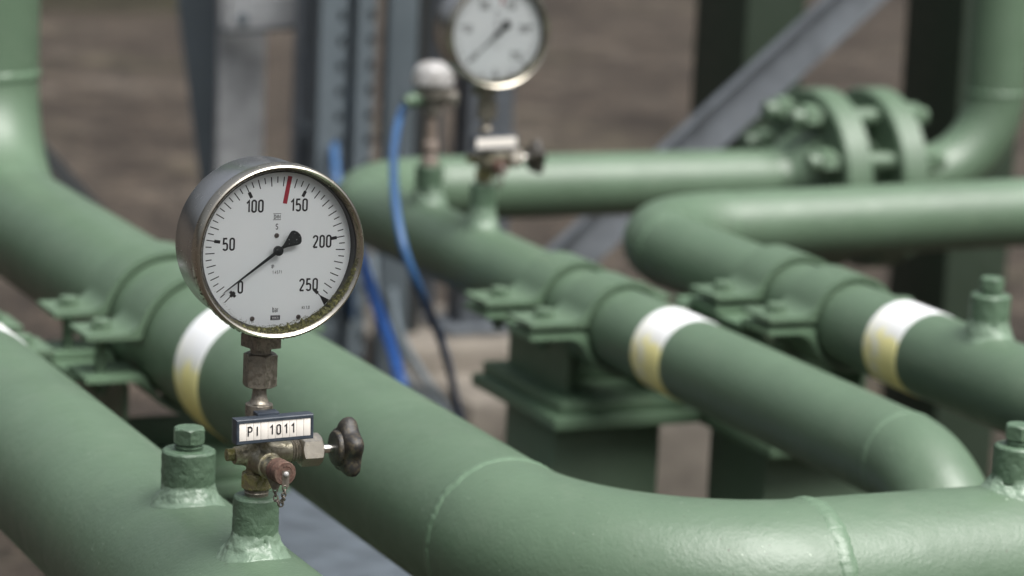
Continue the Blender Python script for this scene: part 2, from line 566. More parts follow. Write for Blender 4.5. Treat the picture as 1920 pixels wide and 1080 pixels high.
def boss(parent, x, y, zc, rp, along, rb, ztop, zcyl, seed=0, plug=True, hexw=0.0185, hexrot=0.3, flare=1.45):
    """threaded socket on a pipe (axis height zc, radius rp, running along 'x' or 'y') with a rough weld fillet"""
    bm = bmesh.new()
    seg = 72
    rings = []
    H = ztop - zcyl

    def rough(p, amp, sc):
        return noise.noise(Vector((p[0] * sc + seed * 3.1, p[1] * sc, p[2] * sc * 1.6))) * amp
    prof = [(rb, -0.004)] + [(rb, H * i / 14) for i in range(0, 14)] + [(rb, H - 0.0016), (rb - .0005, H - .0006), (rb - 0.0014, H), (rb * .55, H)]
    for r_, h_ in prof:
        ring = []
        for i in range(seg):
            t = 2 * PI * i / seg
            p = Vector((x + r_ * math.cos(t), y + r_ * math.sin(t), zcyl + h_))
            if 0 <= h_ < H - 0.001:
                d = rough(p, 0.00035, 260) + rough(p, 0.00022, 620)
                p += Vector((math.cos(t), math.sin(t), 0)) * d
            ring.append(p)
        rings.append(ring)
    loft(bm, rings, True, False, True)
    b_ = obj('threaded_boss', bm, M_BRUSH, parent, origin=(x, y, ztop))
    bm = bmesh.new()
    rings = []
    rw = rb * flare
    K = 16
    for k in range(K + 1):
        u = k / K
        ring = []
        for i in range(seg * 2):
            t = PI * i / seg
            wv = 1 + 0.10 * noise.noise(Vector((math.cos(t) * 1.6 + seed, math.sin(t) * 1.6, 3.3)))
            rr = rb + (rw * wv - rb) * (1.6 * u - 0.6 * math.sin(u * PI / 2)) if False else rb + (rw * wv - rb) * u ** 1.5
            px, py = rr * math.cos(t), rr * math.sin(t)
            off = px if along == 'y' else py
            zs = zc + math.sqrt(max(rp * rp - off * off, 0))
            ztopw = zcyl + 0.0016 * noise.noise(Vector((math.cos(t) * 3 + seed * 2, math.sin(t) * 3, 1.1)))
            if u < 1:
                g = (1 - u) ** 1.25
                z_ = zs + (ztopw - zs) * g
            else:
                z_ = zs - 0.0008
            p = Vector((x + px, y + py, z_))
            if 0 < k < K:
                e = math.sin(u * PI)
                nrm = Vector((math.cos(t), math.sin(t), 0.8)).normalized()
                p += nrm * (rough(p, 0.0013, 110) + rough(p, 0.0007, 280) + rough(p, .0003, 700)) * e
                gx = Vector((math.cos(t) * 2.2 + seed * 5, math.sin(t) * 2.2, 7.7))
                if 0.05 < u < 0.45:
                    p -= nrm * max(0, noise.noise(gx) - 0.08) * 0.009 * math.sin((u - .05) / .4 * PI)
            ring.append(p)
        rings.append(ring)
    loft(bm, rings)
    obj('weld_fillet', bm, M_WELD, b_, angle=70)
    if plug:
        bm = bmesh.new()
        zt = ztop
        lathe(bm, [(hexw * .46, -0.002), (hexw * .46, 0.0012), (hexw * .5, 0.0016), (hexw * .5, 0.0024), (hexw * .44, 0.0028), (hexw * .44, 0.0040)], (x, y, zt), (0, 0, 1), 48)
        hexa(bm, hexw, 0.0038, 0.0142, (x, y, zt), (0, 0, 1), hexrot, 0.7)
        obj('hex_plug', bm, M_PIPE if False else M_BRUSH, b_)
    return b_


X_, Y_, Z_ = Vector((1, 0, 0)), Vector((0, 1, 0)), Vector((0, 0, 1))
ZP = 0.76
oA, oB, oC, oD = 0.618, 0.859, 1.280, 1.443
yE, yDR, yBR = 3.382, 2.955, 1.763
zC, zD = ZP - 0.0127, ZP + 0.0127
rA, rB, rC = 0.0578, 0.0565, 0.0376
EL, ES = 0.152, 0.095

# ------------------------------------------------------------------ setting: ground
bm = bmesh.new()
bmesh.ops.create_grid(bm, x_segments=60, y_segments=60, size=60)
for v in bm.verts:
    v.co.z = 0.02 * noise.noise(v.co * 0.35)
g = obj('ground', bm, M_GROUND)
tag(g, kind='structure')

# ------------------------------------------------------------------ pipes
# big foreground pipe that carries the gauge
Y2, Y1 = 1.738, 1.867
ta = thing('process_pipe', 'thick green foreground pipe carrying the sharp gauge and a hex plug, at lower left', 'pipe', (oA, 1.738, 0), 'green gas pipes')
pipe_straight(ta, (oA, 1.30, ZP), (oA, 3.95, ZP), rA)
_, e = pipe_elbow(ta, (oA, 1.30, ZP), -Y_, -Z_, EL, rA)
pipe_straight(ta, e, (e.x, e.y, 0.0), rA)
weld_bead(ta, (oA, 1.30, ZP), Y_, rA, seed=11)
band(ta, (oA, 2.405, ZP), (oA, 2.462, ZP), rA)
boss(ta, oA, Y1, ZP, rA, 'y', 0.0170, 0.8486, 0.8272, seed=1)
boss(ta, oA, Y2, ZP, rA, 'y', 0.01375, 0.8518, 0.8300, seed=2, plug=False, flare=1.66)

# second thick pipe: riser, diagonal, elbow and run along the bottom edge
tb = thing('process_pipe', 'thick green pipe passing behind the sharp gauge and bending along the bottom edge', 'pipe', (oB, 2.5, 0), 'green gas pipes')
yb1 = yBR + EL
yb_far = 3.175
pipe_straight(tb, (oB, yb1, ZP), (oB, yb_far, ZP), rB)
_, e = pipe_elbow(tb, (oB, yb1, ZP), -Y_, X_, EL, rB)
pipe_straight(tb, e, (3.2, yBR, ZP), rB)
weld_bead(tb, (oB, yb1, ZP), Y_, rB, seed=3)
weld_bead(tb, e, X_, rB, w=0.0068, h=0.0015, seed=4)
_, e = pipe_elbow(tb, (oB, yb_far, ZP), Y_, Z_, .137, rB)
pipe_straight(tb, e, (e.x, e.y, 2.3), rB)
weld_bead(tb, e, Z_, rB, w=.006, h=.002, seed=5)
weld_bead(tb, (oB, yb_far, ZP), Y_, rB, seed=6)
band(tb, (oB, 2.408, ZP), (oB, 2.467, ZP), rB)
boss(tb, 1.1655, yBR, ZP, rB, 'x', 0.0165, 0.8452, 0.8255, seed=7, hexrot=0.05)

# slim middle pipe: run at the back with flanges, elbow, diagonal, elbow down
tc_ = thing('process_pipe', 'slim green pipe with second gauge, flanged back run and end bending down in the middle', 'pipe', (oC, 2.5, 0), 'green gas pipes')
EC = 0.140
yc0, yc1 = 2.095, yE - EC
pipe_straight(tc_, (oC, yc0, zC), (oC, yc1, zC), rC)
_, e = pipe_elbow(tc_, (oC, yc0, zC), -Y_, -Z_, ES, rC)
pipe_straight(tc_, e, (e.x, e.y, 0.0), rC)
weld_bead(tc_, (oC, yc0, zC), Y_, rC, w=.0035, h=.0008, seed=8)
weld_bead(tc_, (oC, yc1, zC), Y_, rC, w=.0035, h=.0008, seed=9)
_, e = pipe_elbow(tc_, (oC, yc1, zC), Y_, X_, EC, rC)
FL = 1.925
pipe_straight(tc_, e, (FL - 0.080, yE, zC), rC)
weld_bead(tc_, (FL - 0.080, yE, zC), X_, rC, w=.003, h=.0008, seed=10)
band(tc_, (oC, 2.455, zC), (oC, 2.510, zC), rC)
boss(tc_, oC, 2.942, zC, rC, 'y', 0.0135, 0.8280, 0.8045, seed=12, plug=False)
boss(tc_, oC, 3.087, zC, rC, 'y', 0.0150, 0.8240, 0.8035, seed=13, plug=False)
# weld-neck flange pair with stud bolts
for sgn, x0 in ((1, FL), (-1, FL + 0.087)):
    bm = bmesh.new()
    if sgn > 0:
        prof = [(rC, -0.080), (rC + .001, -0.077), (rC + .002, -.066), (.054, -.050), (.062, -.034), (.066, -.030), (.108, -.030), (.111, -.027), (.111, .003), (.108, .006), (.060, .006), (.060, .012)]
        lathe(bm, prof, (x0, yE, zC), X_, 72, False, True)
    else:
        prof = [(.060, -.012), (.060, -.006), (.108, -.006), (.111, -.003), (.111, .027), (.108, .030), (.066, .030), (.062, .034), (.052, .048), (rC, .075)]
        lathe(bm, prof, (x0 - .034, yE, zC), X_, 72, True, False)
    fo = obj('flange', bm, M_PIPE, tc_, origin=(x0, yE, zC))
bm = bmesh.new()
lathe(bm, [(.056, 0), (.056, .03)], (FL + .010, yE, zC), X_, 48)
obj('gasket', bm, M_STEEL_GREEN, tc_)
for k in range(8):
    t = 2 * PI * (k + .5) / 8
    py, pz = yE + .087 * math.cos(t), zC + .087 * math.sin(t)
    bm = bmesh.new()
    lathe(bm, [(.0105, 0), (.0115, .002), (.0115, .184), (.0105, .186)], (FL - .070, py, pz), X_, 20)
    hexa(bm, .029, 0, .021, (FL - .056, py, pz), X_, 0.3, .5)
    hexa(bm, .029, 0, .021, (FL + .0835, py, pz), X_, 0.5, .5)
    obj('stud_bolt', bm, M_PIPE, tc_)
xr = FL + 0.128
pipe_straight(tc_, (xr - .002, yE, zC), (xr + .004, yE, zC), rC)
_, e = pipe_elbow(tc_, (xr + .004, yE, zC), X_, Z_, ES * 1.1, rC * 1.0)
pipe_straight(tc_, e, (e.x, e.y, 2.4), rC)
weld_bead(tc_, e, Z_, rC, w=.004, h=.0015, seed=14)

# slim right-hand pipe
td = thing('process_pipe', 'slim green pipe at right with two elbows, white band and small hex plug', 'pipe', (oD, 2.5, 0), 'green gas pipes')
ED = 0.120
yd0, yd1 = 2.175, yDR - ED
pipe_straight(td, (oD, yd0, zD), (oD, yd1, zD), rC)
_, e = pipe_elbow(td, (oD, yd0, zD), -Y_, X_, ES, rC)
pipe_straight(td, e, (3.2, e.y, zD), rC)
weld_bead(td, (oD, yd1, zD), Y_, rC, w=.0035, h=.0012, seed=15)
_, e = pipe_elbow(td, (oD, yd1, zD), Y_, X_, ED, rC)
pipe_straight(td, e, (3.6, yDR, zD + .032), rC)
weld_bead(td, e, X_, rC, w=.003, h=.0006, seed=16)
band(td, (oD, 2.327, zD), (oD, 2.382, zD), rC)
boss(td, oD, 2.242, zD, rC, 'y', 0.0168, 0.8440, 0.8235, seed=17, hexw=.018, flare=1.34)

# ------------------------------------------------------------------ saddle clamps and their stands
def clamp(x, yf, zc, r, gap, label, ear=.052, wid=.056, group='pipe clamps on the stands', earz=0.008):
    th_ = 0.0046
    root = thing('pipe_clamp', label, 'clamp', (x, yf + wid / 2, zc), group)
    for side in (1, -1):
        # profile of the half shell with flat ears, swept along y
        zin = earz if side > 0 else earz - gap
        R0, R1 = r + .0026, r + .0026 + th_
        fil = 0.020
        pts_o, pts_i = [], []
        xe = R1 + ear
        # outline from left ear tip over the pipe to right ear tip
        zt = zin + th_ if side > 0 else zin - th_
        a0 = math.asin(max(-1, min(1, (zt + side * fil - 0) / (R1 + fil)))) if side > 0 else math.asin(max(-1, min(1, (-(zt) + fil) / (R1 + fil))))
        cx = (R1 + fil) * math.cos(a0)
        outer = [(-xe, zt)]
        for k in range(7):
            t = -PI / 2 + (PI / 2 - a0) * k / 6 * 1.0
            outer.append((-(cx) + fil * math.cos(t) * 1.0, side * (side * zt + fil + fil * math.sin(t))))
        for k in range(33):
            t = PI - a0 - (PI - 2 * a0) * k / 32
            outer.append((R1 * math.cos(t), side * R1 * math.sin(t)))
        for k in range(7):
            t = PI + a0 + (PI / 2 - a0) * k / 6
            outer.append(((cx) + fil * math.cos(t), side * (side * zt + fil + fil * math.sin(t))))
        outer.append((xe, zt))
        zb = zin
        a1 = math.asin(max(-1, min(1, side * zb / R0)))
        inner = [(xe, zb)]
        for k in range(41):
            t = a1 + (PI - 2 * a1) * k / 40
            inner.append((R0 * math.cos(t), side * R0 * math.sin(t)))
        inner.append((-xe, zb))
        # build strips: map inner to the same count as outer
        inner = inner[::-1]

        def resample(P, n):
            L = [0]
            for q, w in zip(P, P[1:]):
                L.append(L[-1] + math.hypot(w[0] - q[0], w[1] - q[1]))
            out = []
            for k in range(n):
                s = L[-1] * k / (n - 1)
                i = max(j for j in range(len(L)) if L[j] <= s + 1e-12)
                i = min(i, len(P) - 2)
                u = (s - L[i]) / max(L[i + 1] - L[i], 1e-9)
                out.append((P[i][0] + (P[i + 1][0] - P[i][0]) * u, P[i][1] + (P[i + 1][1] - P[i][1]) * u))
            return out
        N = 90
        oo, ii = resample(outer, N), resample(inner, N)
        bm = bmesh.new()
        ys = (yf, yf + wid)
        V = {}
        for nm, P in (('o', oo), ('i', ii)):
            for yi, yy in enumerate(ys):
                V[nm, yi] = [bm.verts.new((x + q[0], yy, zc + q[1])) for q in P]
        for k in range(N - 1):
            for yi in (0, 1):
                bm.faces.new((V['o', yi][k], V['o', yi][k + 1], V['i', yi][k + 1], V['i', yi][k]))
            bm.faces.new((V['o', 0][k], V['o', 0][k + 1], V['o', 1][k + 1], V['o', 1][k]))
            bm.faces.new((V['i', 0][k], V['i', 0][k + 1], V['i', 1][k + 1], V['i', 1][k]))
        for k in (0, N - 1):
            bm.faces.new((V['o', 0][k], V['o', 1][k], V['i', 1][k], V['i', 0][k]))
        obj('clamp_strap' if side > 0 else 'clamp_saddle', bm, M_PIPE if side > 0 else M_STEEL_GREEN, root)
    for sx in (-1, 1):
        bx = x + sx * (r + .0026 + th_ + ear * .52)
        by = yf + wid * .5
        bm = bmesh.new()
        zt = zc + earz + th_
        lathe(bm, [(.0105, 0), (.0105, .0016)], (bx, by, zt), Z_, 32)
        hexa(bm, .0155, .0016, .0085, (bx, by, zt), Z_, .4, .6)
        lathe(bm, [(.005, -th_ * 2 - gap - .016), (.005, 0)], (bx, by, zt), Z_, 20)
        hexa(bm, .0175, -th_ * 2 - gap - .010, -th_ * 2 - gap, (bx, by, zt), Z_, .1, .6)
        obj('clamp_bolt', bm, M_PIPE, root)
    return root


def stand(x, yc, ztop, zfl, half, label, plate=(.150, .200), col=(.113, .115), group='green pipe stands', cdy=0.0):
    root = thing('pipe_stand', label, 'pipe support', (x, yc, 0), group)
    px, py = plate[0] / 2, plate[1] / 2
    bm = bmesh.new()
    box(bm, (x - px, yc - py, ztop - .012), (x + px, yc + py, ztop), .0015)
    obj('base_plate', bm, M_STEEL_GREEN, root)
    bm = bmesh.new()
    box(bm, (x - px * .86, yc - py * .88, ztop + .0005), (x + px * .86, yc + py * .98, ztop + .012), .0015)
    obj('sliding_plate', bm, M_STEEL_GREEN, root)
    for sg in (-1, 1):
        prof = [(half + .050, zfl), (half + .012, zfl)] + [(half + .002 + .010 * math.sin(R(a_)), zfl - .010 + .010 * math.cos(R(a_))) for a_ in ()]
        prof = [(half + .052, zfl), (half + .014, zfl), (half + .008, zfl - .0016), (half + .0036, zfl - .006), (half + .002, zfl - .012), (half + .002, ztop + .0125)]
        tk = .005
        prof2 = [(half + .052, zfl - tk), (half + .0145, zfl - tk), (half + .0105, zfl - tk - .001), (half + .008, zfl - tk - .004), (half + .007, zfl - .014), (half + .007, ztop + .0125)]
        bm = bmesh.new()
        loft(bm, [[Vector((x + sg * q[0], yy, q[1])) for q in prof + prof2[::-1]] for yy in (yc - py * .56, yc + py * .80)], True, True, True)
        obj('bent_bracket', bm, M_STEEL_GREEN, root)
    bm = bmesh.new()
    box(bm, (x - half - .0015, yc - .004, ztop + .0125), (x + half + .0015, yc + .004, zfl - half * .9), .001)
    obj('web', bm, M_STEEL_GREEN, root)
    bm = bmesh.new()
    box(bm, (x - col[0] / 2, yc - col[1] / 2 + cdy, 0.0), (x + col[0] / 2, yc + col[1] / 2 + cdy, ztop - .0125), .004)
    obj('column', bm, M_COLUMN, root)
    return root


AX = {'a': (oA, ZP, rA), 'b': (oB, ZP, rB), 'c': (oC, zC, rC), 'd': (oD, zD, rC)}
clamp(oA, 2.555, ZP, rA, .032, 'near clamp on the thick foreground pipe, cut by the left edge', ear=.042, earz=-.003)
clamp(oA, 2.655, ZP, rA, .032, 'far clamp on the thick foreground pipe, its ear just inside the left edge', ear=.042, earz=-.003)
clamp(oB, 2.552, ZP, rB, .032, 'near clamp of two on the thick pipe left of the sharp gauge', ear=.043)
clamp(oB, 2.653, ZP, rB, .032, 'far clamp of two on the thick pipe left of the sharp gauge', ear=.043)
clamp(oC, 2.597, zC, rC, .006, 'clamp nearer the white band on the slim middle pipe', earz=.004)
clamp(oC, 2.700, zC, rC, .006, 'clamp nearer the second gauge on the slim middle pipe', earz=.004)
clamp(oD, 2.463, zD, rC, .006, 'clamp nearer the white band on the slim right-hand pipe', ear=.042, earz=.004)
clamp(oD, 2.567, zD, rC, .006, 'clamp nearer the far elbow on the slim right-hand pipe', ear=.042, earz=.004)
stand(oA + .0, 2.64, .640, .7185, .058, 'green stand under the clamps of the foreground pipe, at left edge')
stand(oB + .0, 2.64, .640, .7300, .057, 'dark green stand under the clamps left of the sharp gauge')
stand(1.293, 2.71, .663, .7393, .038, 'green stand with stepped plate and square column under the slim middle pipe')
stand(1.448, 2.577, .660, .7645, .038, 'green stand half hidden under the slim right-hand pipe')

# ------------------------------------------------------------------ stroke lettering (flat ink)
def arc(cx, cy, rx, ry, a0, a1, n=14):
    return [(cx + rx * math.cos(R(a0 + (a1 - a0) * i / n)), cy + ry * math.sin(R(a0 + (a1 - a0) * i / n))) for i in range(n + 1)]


w = 0.36
GL = {
    '0': (w, [arc(w / 2, 1 - w / 2, w / 2, w / 2, 0, 180) + arc(w / 2, w / 2, w / 2, w / 2, 180, 360) + [(w, 1 - w / 2)]]),
    '1': (0.22, [[(0.0, .76), (.20, .985), (.20, 0)]]),
    '2': (w, [[(0, .80)] + arc(w / 2, 1 - w / 2, w / 2, w / 2, 170, -10) + [(w * .93, .62), (0.0, 0.0)], [(0, 0), (w, 0)]]),
    '5': (w, [[(w * .95, 1), (.04, 1), (.015, .55)] + arc(w / 2, .40, w / 2, .19, 130, 0, 8) + arc(w / 2, w / 2, w / 2, w / 2, 0, -165, 12)]),
    '4': (w, [[(.24, 1), (0, .25), (w, .25)], [(.26, .52), (.26, 0)]]),
    '7': (w, [[(0, 1), (w, 1), (.10, 0)]]),
    'P': (.38, [[(0, 0), (0, 1), (.18, 1)] + arc(.18, .745, .20, .255, 90, -90) + [(0, .49)]]),
    'I': (0.0, [[(0, 0), (0, 1)]]),
    'S': (.34, [arc(.17, .76, .17, .24, 20, 250, 14) + arc(.17, .26, .17, .26, 75, -160, 14)]),
    'D': (.55, [[(0, 0), (0, 1), (.2, 1)] + arc(.25, .5, .3, .5, 90, -90) + [(0, 0)]]),
    'N': (.55, [[(0, 0), (0, 1), (.55, 0), (.55, 1)]]),
    'W': (.8, [[(0, 1), (.2, 0), (.4, .9), (.6, 0), (.8, 1)]]),
    'K': (.5, [[(0, 0), (0, 1)], [(.5, 1), (0, .4)], [(.15, .56), (.5, 0)]]),
    'A': (.6, [[(0, 0), (.3, 1), (.6, 0)], [(.12, .32), (.48, .32)]]),
    'b': (.36, [[(0, 1.35), (0, 0)], arc(.18, .5, .18, .5, 180, -180, 20)]),
    'a': (.36, [arc(.18, .72, .18, .28, 160, 0, 8) + [(.36, 0)], arc(.18, .28, .18, .28, 40, 340, 16)]),
    'r': (.22, [[(0, 0), (0, 1)], [(0, .7)] + arc(.2, .7, .2, .3, 160, 80, 6)]),
    'l': (0.0, [[(0, 0), (0, 1)]]),
    '.': (0.0, [[(0, 0), (0, .09)]]),
    ',': (0.04, [[(.04, .1), (0, -.12)]]),
    ' ': (.2, []),
}


def ribbon(bm, pts, hw, P, closed=False):
    n = len(pts)
    if n > 2 and math.hypot(pts[0][0] - pts[-1][0], pts[0][1] - pts[-1][1]) < 1e-6:
        pts = pts[:-1]; n -= 1; closed = True
    L, Rr = [], []
    for i in range(n):
        a = pts[(i - 1) % n] if (closed or i > 0) else None
        c = pts[(i + 1) % n] if (closed or i < n - 1) else None
        b = pts[i]
        def nrm(p, q):
            dx, dy = q[0] - p[0], q[1] - p[1]
            l_ = math.hypot(dx, dy) or 1
            return (-dy / l_, dx / l_)
        if a is None: m_ = nrm(b, c); k = 1
        elif c is None: m_ = nrm(a, b); k = 1
        else:
            n1, n2 = nrm(a, b), nrm(b, c)
            mx, my = n1[0] + n2[0], n1[1] + n2[1]
            l_ = math.hypot(mx, my) or 1
            m_ = (mx / l_, my / l_)
            k = min(2.2, 1 / max(.2, m_[0] * n1[0] + m_[1] * n1[1]))
        L.append(bm.verts.new(P(b[0] + m_[0] * hw * k, b[1] + m_[1] * hw * k)))
        Rr.append(bm.verts.new(P(b[0] - m_[0] * hw * k, b[1] - m_[1] * hw * k)))
    for i in range(n if closed else n - 1):
        j = (i + 1) % n
        bm.faces.new((L[i], L[j], Rr[j], Rr[i]))


LAYER = [0]


def text(bm, s, cx, cy, h, P, stroke=0.12, track=0.16, sx=1.0, rot=0.0, align='c'):
    """centre-line letters of height h (outer), centred on cx, cy; P maps (x, y, layer) to 3-D"""
    hc = h * (1 - stroke)
    tot = sum(GL[c][0] * sx for c in s) * hc + (len(s) - 1) * (track + stroke) * hc * sx
    x0 = -tot / 2
    cr, sr = math.cos(rot), math.sin(rot)
    for c in s:
        wd, strokes = GL[c]
        for st in strokes:
            LAYER[0] = (LAYER[0] + 1) % 7
            lay = LAYER[0]
            pts = []
            for q in st:
                u, v = x0 + q[0] * sx * hc, (q[1] - .5) * hc
                pts.append((cx + u * cr - v * sr, cy + u * sr + v * cr))
            ribbon(bm, pts, h * stroke / 2, lambda a, b: P(a, b, lay))
        x0 += (wd + track + stroke) * sx * hc


# ------------------------------------------------------------------ pressure gauge (front lip plane faces -Y)
GX, GY, GZ = oA, Y2, 1.0035
FWD = 0.031                                                  # lip in front of the stem
yl = GY - FWD
yd = yl + 0.0105                                             # dial plane
tg = thing('pressure_gauge', 'sharp steel pressure gauge in the foreground, white dial and mossy lower rim', 'gauge', (oA, Y2, .9365), 'round pressure gauges')
FY = (0, 1, 0)
bm = bmesh.new()
lathe(bm, [(.0485, .006), (.0488, .010), (.0490, .013), (.0492, .046), (.0485, .0478), (.046, .049), (.01, .049)], (GX, yl, GZ), FY, 128, False, True)
obj('case', bm, M_CASE, tg, origin=(GX, yl + .03, GZ))
bm = bmesh.new()
lathe(bm, [(.0470, .0030), (.0472, .0026), (.0482, .0012), (.0488, .0003), (.0497, -.0002), (.0506, .0003), (.0512, .0015), (.0514, .0030), (.0514, .0092), (.0510, .0104), (.0502, .0110), (.0488, .0112), (.0484, .0110)], (GX, yl, GZ), FY, 160, False, False)
bz = obj('bezel', bm, M_BEZEL, tg, origin=(GX, yl, GZ))
bm = bmesh.new()
lathe(bm, [(.0474, .0029), (.0466, .0034), (.0463, .0036), (.0463, .0110)], (GX, yl, GZ), FY, 128, False, False)
obj('gasket_ring', bm, M_GASKET, tg)
bm = bmesh.new()
lathe(bm, [(.0462, .0105), (.0462, .0112)], (GX, yl, GZ), FY, 128)
dl = obj('dial', bm, M_DIAL, tg, origin=(GX, yd, GZ))


def DP(xm, ym, lay=0, base=.00006):                         # dial millimetres to world
    return (GX + xm / 1000, yd - base - lay * .000012, GZ + ym / 1000)


def vang(v):
    return R(225 - 270 * v / 250)


bm = bmesh.new()
for i in range(51):
    v = i * 5
    t = vang(v)
    c, s = math.cos(t), math.sin(t)
    r1 = 42.7
    r0 = 37.1 if i % 2 == 0 else 39.1
    if i % 10 == 0:
        r0 = 37.6
    ribbon(bm, [(c * r0, s * r0), (c * r1, s * r1)], .30, lambda a, b: DP(a, b))
    if i % 10 == 0:
        ribbon(bm, [(c * 34.3, s * 34.3), (c * 37.9, s * 37.9)], .95, lambda a, b: DP(a, b, 2))
    if i == 0:
        ribbon(bm, [(c * 36 - s * 2.3, s * 36 + c * 2.3), (c * 36 + s * 2.3, s * 36 - c * 2.3)], .9, lambda a, b: DP(a, b, 3))
    if i == 50:
        V = [bm.verts.new(DP(*q)) for q in ((c * 40 - s * .3, s * 40 + c * .3), (c * 46 - s * 2.2, s * 46 + c * 2.2), (c * 46 + s * 2.2, s * 46 - c * 2.2), (c * 40 + s * .3, s * 40 - c * .3))]
        bm.faces.new(V)
obj('scale_marks', bm, M_INK, dl)
bm = bmesh.new()
for s, x, y in (('0', -20.9, -21.5), ('50', -28.7, 3.9), ('100', -13.5, 25.7), ('150', 13.5, 25.7), ('200', 28.4, 3.9), ('250', 20.9, -21.5)):
    text(bm, s, x, y, 7.7, DP, .135, .12)
obj('numerals', bm, M_INK, dl)
bm = bmesh.new()
text(bm, 'DIN', .3, 19.2, 2.4, DP, .15, .2)
for dy in (1.75, -1.75):
    ribbon(bm, [(-2.2, 19.2 + dy), (2.6, 19.2 + dy)], .16, lambda a, b: DP(a, b))
text(bm, 'S', .3, 13.4, 3.6, DP, .13)
obj('standard_mark', bm, M_INK, dl)
bm = bmesh.new()
text(bm, 'W', -1.6, -9.9, 2.2, DP, .16, .2, rot=R(96))
ribbon(bm, [(-1.6, -11.2), (-1.4, -8.6)], .14, lambda a, b: DP(a, b, 5))
text(bm, '1.4571', 1.2, -13.4, 1.9, DP, .13, .22)
obj('material_print', bm, M_INK, dl)
bm = bmesh.new()
text(bm, 'bar', .9, -35.9, 2.5, DP, .14, .16)
obj('unit_print', bm, M_INK, dl)
bm = bmesh.new()
text(bm, 'Kl.1,0', 19.6, -35.0, 2.0, DP, .13, .16)
obj('class_print', bm, M_INK, dl)
bm = bmesh.new()
ribbon(bm, [(-2.0, -40.3), (3.9, -40.3)], 1.45, lambda a, b: DP(a, b))
obj('maker_plate', bm, M_INK, dl)
bm = bmesh.new()
text(bm, 'WIKA', .95, -40.3, 1.55, lambda a, b, lay=0: DP(a, b, lay, .00016), .2, .14, 1.1)
for dy in (1.18, -1.18):
    ribbon(bm, [(-1.85, -40.3 + dy), (3.75, -40.3 + dy)], .07, lambda a, b: DP(a, b, 1, .00016))
obj('maker_mark', bm, M_WHITEINK, dl)
bm = bmesh.new()
t = vang(134.2)
c, s = math.cos(t), math.sin(t)
ribbon(bm, [(c * 27.2, s * 27.2), (c * 43.4, s * 43.4)], 1.3, lambda a, b: DP(a, b, 9))
obj('red_limit_mark', bm, M_TEXTRED, dl)
for sx_, sy_ in ((0.3, 8.2), (-13.2, -40.4), (15.2, -40.4)):
    bm = bmesh.new()
    p = Vector(DP(sx_, sy_))
    lathe(bm, [(.0014, 0), (.0014, .0004), (.0011, .0007), (.0002, .0008)], p, (0, -1, 0), 24)
    box(bm, (p.x - .00018, p.y - .00095, p.z - .0012), (p.x + .00018, p.y - .0006, p.z + .0012))
    obj('dial_screw', bm, M_SCREW, dl)
# pointer
yp = yd - .0046
bm = bmesh.new()
ang = R(180 + 35.9)
ux, uz = math.cos(ang), math.sin(ang)


def PP(a, b, dy):                                            # along pointer / across
    return (GX + (ux * a - uz * b) / 1000, yp + dy, GZ + (uz * a + ux * b) / 1000)


ol = [(41, 0), (38, .28), (3, .95), (1, 1.1), (-3.6, .85), (-5.6, 1.5), (-11.6, 4.4), (-13.0, 4.7), (-14.4, 4.0), (-15.6, 2.1), (-16.0, 0)]
ol = ol + [(a, -b) for a, b in ol[-2:0:-1]]
f0 = [bm.verts.new(PP(a, b, 0)) for a, b in ol]
f1 = [bm.verts.new(PP(a, b, -.0004)) for a, b in ol]
bm.faces.new(f0); bm.faces.new(f1[::-1])
for i in range(len(ol)):
    j = (i + 1) % len(ol)
    bm.faces.new((f0[i], f0[j], f1[j], f1[i]))
pt = obj('pointer', bm, M_POINTER, tg, origin=(GX, yp, GZ))
bm = bmesh.new()
lathe(bm, [(.0028, -.001), (.0028, .0012), (.0024, .0018), (.0012, .0020), (.0010, .0024), (.0002, .0025)], (GX, yp, GZ), (0, -1, 0), 36)
lathe(bm, [(.001, 0), (.001, .0046)], (GX, yp, GZ), FY, 12)
obj('pointer_hub', bm, M_POINTER, pt)
bm = bmesh.new()
lathe(bm, [(.0470, .0034), (.0470, .0036)], (GX, yl, GZ), FY, 96)
obj('glass', bm, M_GLASS, tg)
# moss creeping along the lower rim
bm = bmesh.new()


_t = bmesh.new()
bmesh.ops.create_icosphere(_t, subdivisions=1, radius=1)
_t.verts.index_update()
ICO_V = [v.co.copy() for v in _t.verts]
ICO_F = [[v.index for v in f.verts] for f in _t.faces]
_t.free()


def clump(cx, cz, dy, s):
    m_ = Matrix.Translation((GX + cx, yl + dy, GZ + cz)) @ Matrix.Rotation(random.random() * 6, 4, Vector((random.random() - .5, random.random() - .5, random.random() + .01)).normalized()) @ Matrix.Diagonal((s * random.uniform(.6, 1.3), s * random.uniform(.5, 1.0), s * random.uniform(.6, 1.3), 1))
    vs = [bm.verts.new(m_ @ c) for c in ICO_V]
    for f in ICO_F:
        bm.faces.new([vs[k] for k in f])


def crescent(t):                                            # thickness of moss (m) by angle in degrees, 270 is straight down
    pts = [(205, .0), (222, .0010), (235, .0017), (245, .0021), (255, .0034), (265, .0052), (280, .0060), (300, .0055), (322, .0049), (335, .0036), (345, .0028), (352, .0018), (372, .0011), (395, .0005), (412, 0)]
    for (a, b), (c_, d) in zip(pts, pts[1:]):
        if a <= t <= c_:
            return b + (d - b) * (t - a) / (c_ - a)
    return 0


